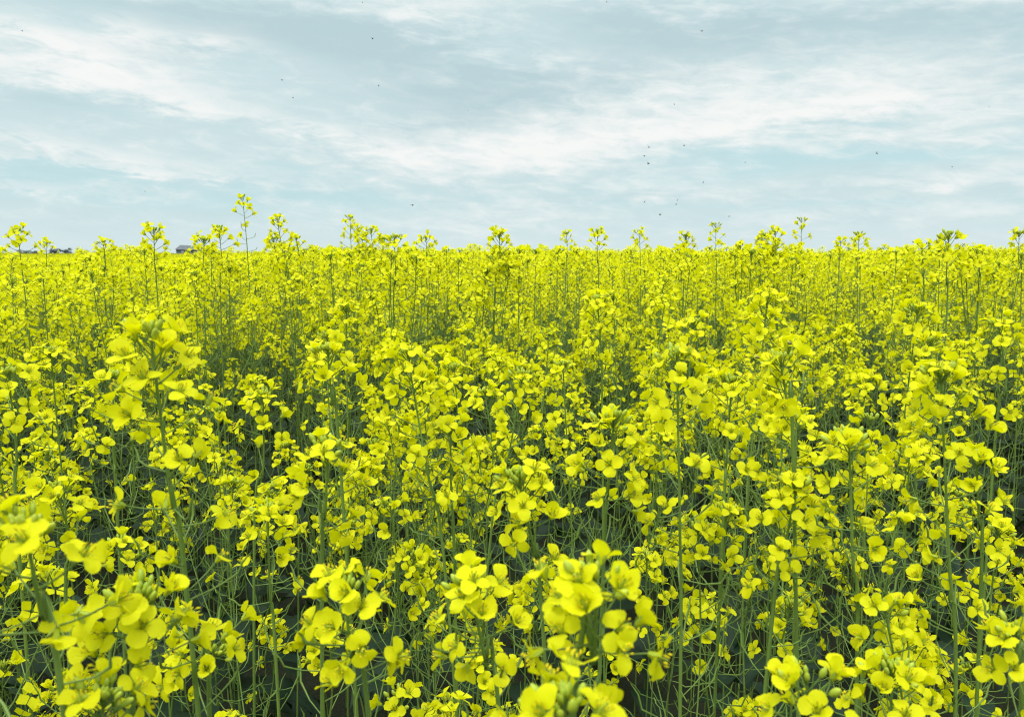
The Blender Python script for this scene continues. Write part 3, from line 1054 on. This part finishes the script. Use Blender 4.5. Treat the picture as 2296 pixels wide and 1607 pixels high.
def box(mb, c, s):
    x, y, z = np.array(s) / 2
    v = np.array([[-x, -y, -z], [x, -y, -z], [x, y, -z], [-x, y, -z], [-x, -y, z], [x, -y, z], [x, y, z], [-x, y, z]]) + np.array(c)
    f = np.array([[0, 3, 2, 1], [4, 5, 6, 7], [0, 1, 5, 4], [1, 2, 6, 5], [2, 3, 7, 6], [3, 0, 4, 7]])
    mb.add(v, f, 0)


def barn():
    D = 240.0
    L = at(393, 570, D)
    Rr = at(500, 570, D)
    top = at(400, 549, D)[2]
    c = (L + Rr) / 2
    wid = Rr[0] - L[0]
    root = bpy.data.objects.new('farm_building', None)
    C.objects.link(root)
    root.location = (c[0], c[1], 0)
    root['label'] = 'low dark grey barn with pale doors far across the field'
    root['category'] = 'barn'
    eave = top * .62
    mb = MB()
    box(mb, (-wid * .2, 4, eave / 2), (wid * .56, 8, eave))
    box(mb, (wid * .29, 5, eave * .36), (wid * .42, 6, eave * .72))
    obj('wall', mesh_of('wall', mb, M_WALL), root)
    mb = MB()
    x0, x1 = -wid * .5, wid * .1
    for ya, yb, za, zb in ((-.4, 4, eave, top), (8.4, 4, eave, top)):
        mb.grid(np.array([[[x0, ya, za + .03], [x1, ya, za - .2]], [[x0, yb, zb], [x1, yb, zb - .5]]]), 0)
    for xx in (x0 + .3, x1 - .3):
        mb.add(np.array([[xx, 0, eave], [xx, 8, eave], [xx, 4.2, top - .35], [xx, 3.8, top - .35]]), np.array([[0, 1, 2, 3]]), 0)
    obj('roof', mesh_of('roof', mb, M_ROOF), root)
    mb = MB()
    mb.grid(np.array([[[wid * .08, 1.8, eave * .7], [wid * .52, 1.8, eave * .7]], [[wid * .08, 8.2, eave * .9], [wid * .52, 8.2, eave * .9]]]), 0)
    obj('roof', mesh_of('roof', mb, M_ROOF), root)
    for q in (-.34, -.2, -.03):
        mb = MB()
        box(mb, (wid * q, -.06, eave * .72), (wid * .06, .1, eave * .34))
        obj('door', mesh_of('door', mb, M_PALE), root)


barn()


def far_tree(px, py, wpx, D, seed, label):
    rg = rs(seed)
    top = at(px, py, D)
    w = wpx / FPX * D
    root = bpy.data.objects.new('field_tree', None)
    C.objects.link(root)
    root.location = (top[0], top[1], 0)
    root['label'] = label
    root['category'] = 'tree'
    root['group'] = 'trees at the far edge of the field'
    h = top[2]
    mb = MB()
    mb.tube(np.array([[0, 0, 0], [.05 * w, 0, h * .4], [0, 0, h * .8]]), np.array([.05, .04, .015]) * h, 7, 0)
    for k in range(5):
        a = k * 2.4
        mb.tube(np.array([[0, 0, h * .3], [math.cos(a) * w * .2, math.sin(a) * w * .2, h * .55], [math.cos(a) * w * .38, math.sin(a) * w * .38, h * .72]]), np.array([.025, .018, .006]) * h, 5, 0)
    obj('trunk', mesh_of('trunk', mb, M_BARK), root)
    mb = MB()
    cl = rg.uniform(-1, 1, (16, 3)) * [w * .42, w * .42, h * .28] + [0, 0, h * .62]
    for c in cl:
        for _ in range(60):
            p = c + rg.normal(0, 1, 3) * [w * .09, w * .09, h * .075]
            p[2] = np.clip(p[2], .1 * h, h)
            e = frame(rg.normal(0, 1, 3), rg.uniform(0, 6), rg.uniform(.03, .06) * h)
            q = np.array([[-1, -.6, 0], [1, -.5, .2], [.8, .7, 0], [-.9, .6, .2]]) @ e.T + p
            mb.add(q, np.array([[0, 1, 2, 3]]), 0)
    obj('crown', mesh_of('crown', mb, M_FARLEAF), root)


far_tree(55, 560, 26, 420, 1, 'grey-green tree far off behind the skyline head at the left corner')
far_tree(82, 561, 22, 430, 2, 'small far tree seen through the thin left head')
far_tree(121, 557, 20, 400, 3, 'darker far tree right of the thin left head')
far_tree(146, 556, 22, 390, 4, 'rounded dark tree nearest to the grey barn at field edge')
far_tree(188, 560, 18, 400, 5, 'low far tree mostly hidden by the domed left head')

# ------------------------------------------------------------------ insects
M_FLY = simple('insect_black', (.010, .010, .012, 1), (.03, .026, .022, 1), 900, .45)
m, t, out = material('insect_wing')
g = t.add('ShaderNodeBsdfPrincipled')
g.inputs['Base Color'].default_value = (.22, .22, .22, 1)
g.inputs['Roughness'].default_value = .25
tr = t.add('ShaderNodeBsdfTransparent')
mx = t.add('ShaderNodeMixShader')
mx.inputs[0].default_value = .45
t.l.new(tr.outputs[0], mx.inputs[1])
t.l.new(g.outputs[0], mx.inputs[2])
t.l.new(mx.outputs[0], out.inputs[0])
M_WING = m


def fly_meshes():
    mb = MB()
    q = np.array([-3, -2.6, -1.6, -.5, 0, .3, 1.1, 1.8, 2.0, 2.4, 2.9, 3.1])
    r = np.array([.1, .6, 1.0, .95, .55, .8, 1.05, .7, .45, .75, .6, .1])
    mb.tube(np.stack([q, q * 0, -.04 * q ** 2], 1) * mm, r * mm, 8, 0)
    for sgn in (-1, 1):
        for x in (-.2, .6, 1.2):
            mb.tube(np.array([[x, sgn * .6, -.5], [x + .1, sgn * 1.7, -.9], [x - .2, sgn * 2.1, -2.1]]) * mm, np.array([.14, .1, .07]) * mm, 3, 0)
    body_ = mesh_of('body', mb, M_FLY)
    body_.polygons.foreach_set('use_smooth', np.ones(len(body_.polygons), bool))
    w = MB()
    u = np.linspace(0, 1, 6)
    wd = 1.5 * np.sin(np.pi * np.clip(u * .9 + .08, 0, 1)) ** .7
    w.grid(np.stack([np.stack([-u * 1.6 - wd, u * 5.2, u * .8], 1), np.stack([-u * 1.6 + wd, u * 5.2, u * .8 + .1], 1)], 1) * mm, 0)
    return body_, mesh_of('wing', w, M_WING)


FB, FW = fly_meshes()


def insect(px, py, d, size, label, bee=False, seed=0):
    rg = rs(seed)
    root = bpy.data.objects.new('bee' if bee else 'fly', None)
    C.objects.link(root)
    root.location = at(px, py, d)
    root.rotation_euler = (rg.uniform(-.3, .3), rg.uniform(-.5, .5), rg.uniform(0, 6.28) if not bee else rg.choice([0, 3.14]))
    s = .74 * size / 6.5 * d / FPX / mm
    root.scale = (s, s, s)
    root['label'] = label
    root['category'] = 'insect'
    root['group'] = 'bees on the flowers' if bee else 'flies in the sky'
    obj('body', FB, root)
    for k in (1, -1):
        w = obj('wing', FW, root)
        w.location = (.0008, k * .0007, .0006)
        w.scale = (1, k, 1)
        w.rotation_euler = (k * rg.uniform(.1, .8), 0, k * rg.uniform(-.2, .5))


FLIES = [
    (835, 87, 7, 'tiny dark fly high in the grey cloud left of centre'),
    (632, 180, 6, 'tiny dark fly above and left of the one over the twin heads'),
    (657, 219, 8, 'tiny dark fly with wings seen, high over the twin heads'),
    (849, 193, 6, 'tiny dark fly below the one in the grey cloud'),
    (1574, 70, 7, 'tiny dark fly in the darkest cloud near the top edge'),
    (1512, 234, 6, 'tiny dark fly alone in the white cloud above the swarm'),
    (1455, 330, 9, 'upper left fly of the small swarm over the slim head'),
    (1534, 326, 9, 'upper right fly of the small swarm over the slim head'),
    (1445, 350, 7, 'faint middle fly of the small swarm over the slim head'),
    (1454, 367, 9, 'dark flat fly lowest in the upper swarm'),
    (1671, 364, 6, 'tiny dark fly in the blue gap right of the swarm'),
    (1966, 344, 8, 'dark fly in the blue gap high over the leaning right head'),
    (2135, 374, 6, 'tiny dark fly high above the large dark buds'),
    (1577, 409, 6, 'tiny dark fly high above the dark-budded tall head'),
    (1445, 453, 8, 'fly low over the slim head, left of a pair'),
    (1519, 449, 5, 'upper fly of the close pair left of the dark-budded tall head'),
    (1516, 458, 7, 'lower fly of the close pair left of the dark-budded tall head'),
    (1480, 481, 9, 'pale winged fly below the close pair'),
    (1635, 485, 6, 'dark round fly just right of the dark-budded tall head'),
    (925, 460, 9, 'dark fly alone in clear sky above the small skyline head'),
    (325, 429, 6, 'dark fly alone in blue sky above the left full head'),
    (50, 70, 6, 'small grey fly in the top left corner'),
    (813, 6, 5, 'tiny fly at the top edge, left of centre'),
    (1360, 5, 5, 'tiny fly at the top edge, right of centre'),
    (2218, 240, 4, 'faint speck of a fly near the right edge in white cloud'),
    (1050, 248, 4, 'faint speck of a fly in the grey cloud at the middle'),
    (1262, 562, 6, 'tiny dark fly beside the faint small head'),
]
for i, (px, py, sz, lab) in enumerate(FLIES):
    insect(px, py, rs(i).uniform(1.1, 1.9), sz, lab, False, 40 + i)
for i, (px, py, d, sz, lab) in enumerate(((1771, 770, .50, 18, 'black bee on top of the flowers right of the upright buds'), (1698, 802, .50, 18, 'black bee on the stamens left of the upright buds'),
                                         (1566, 622, 1.4, 8, 'dark bee among the flowers below the dark-budded tall head'), (2047, 543, 1.5, 7, 'dark bee on the bee-topped head at skyline'))):
    insect(px, py, d, sz, lab, True, 80 + i)
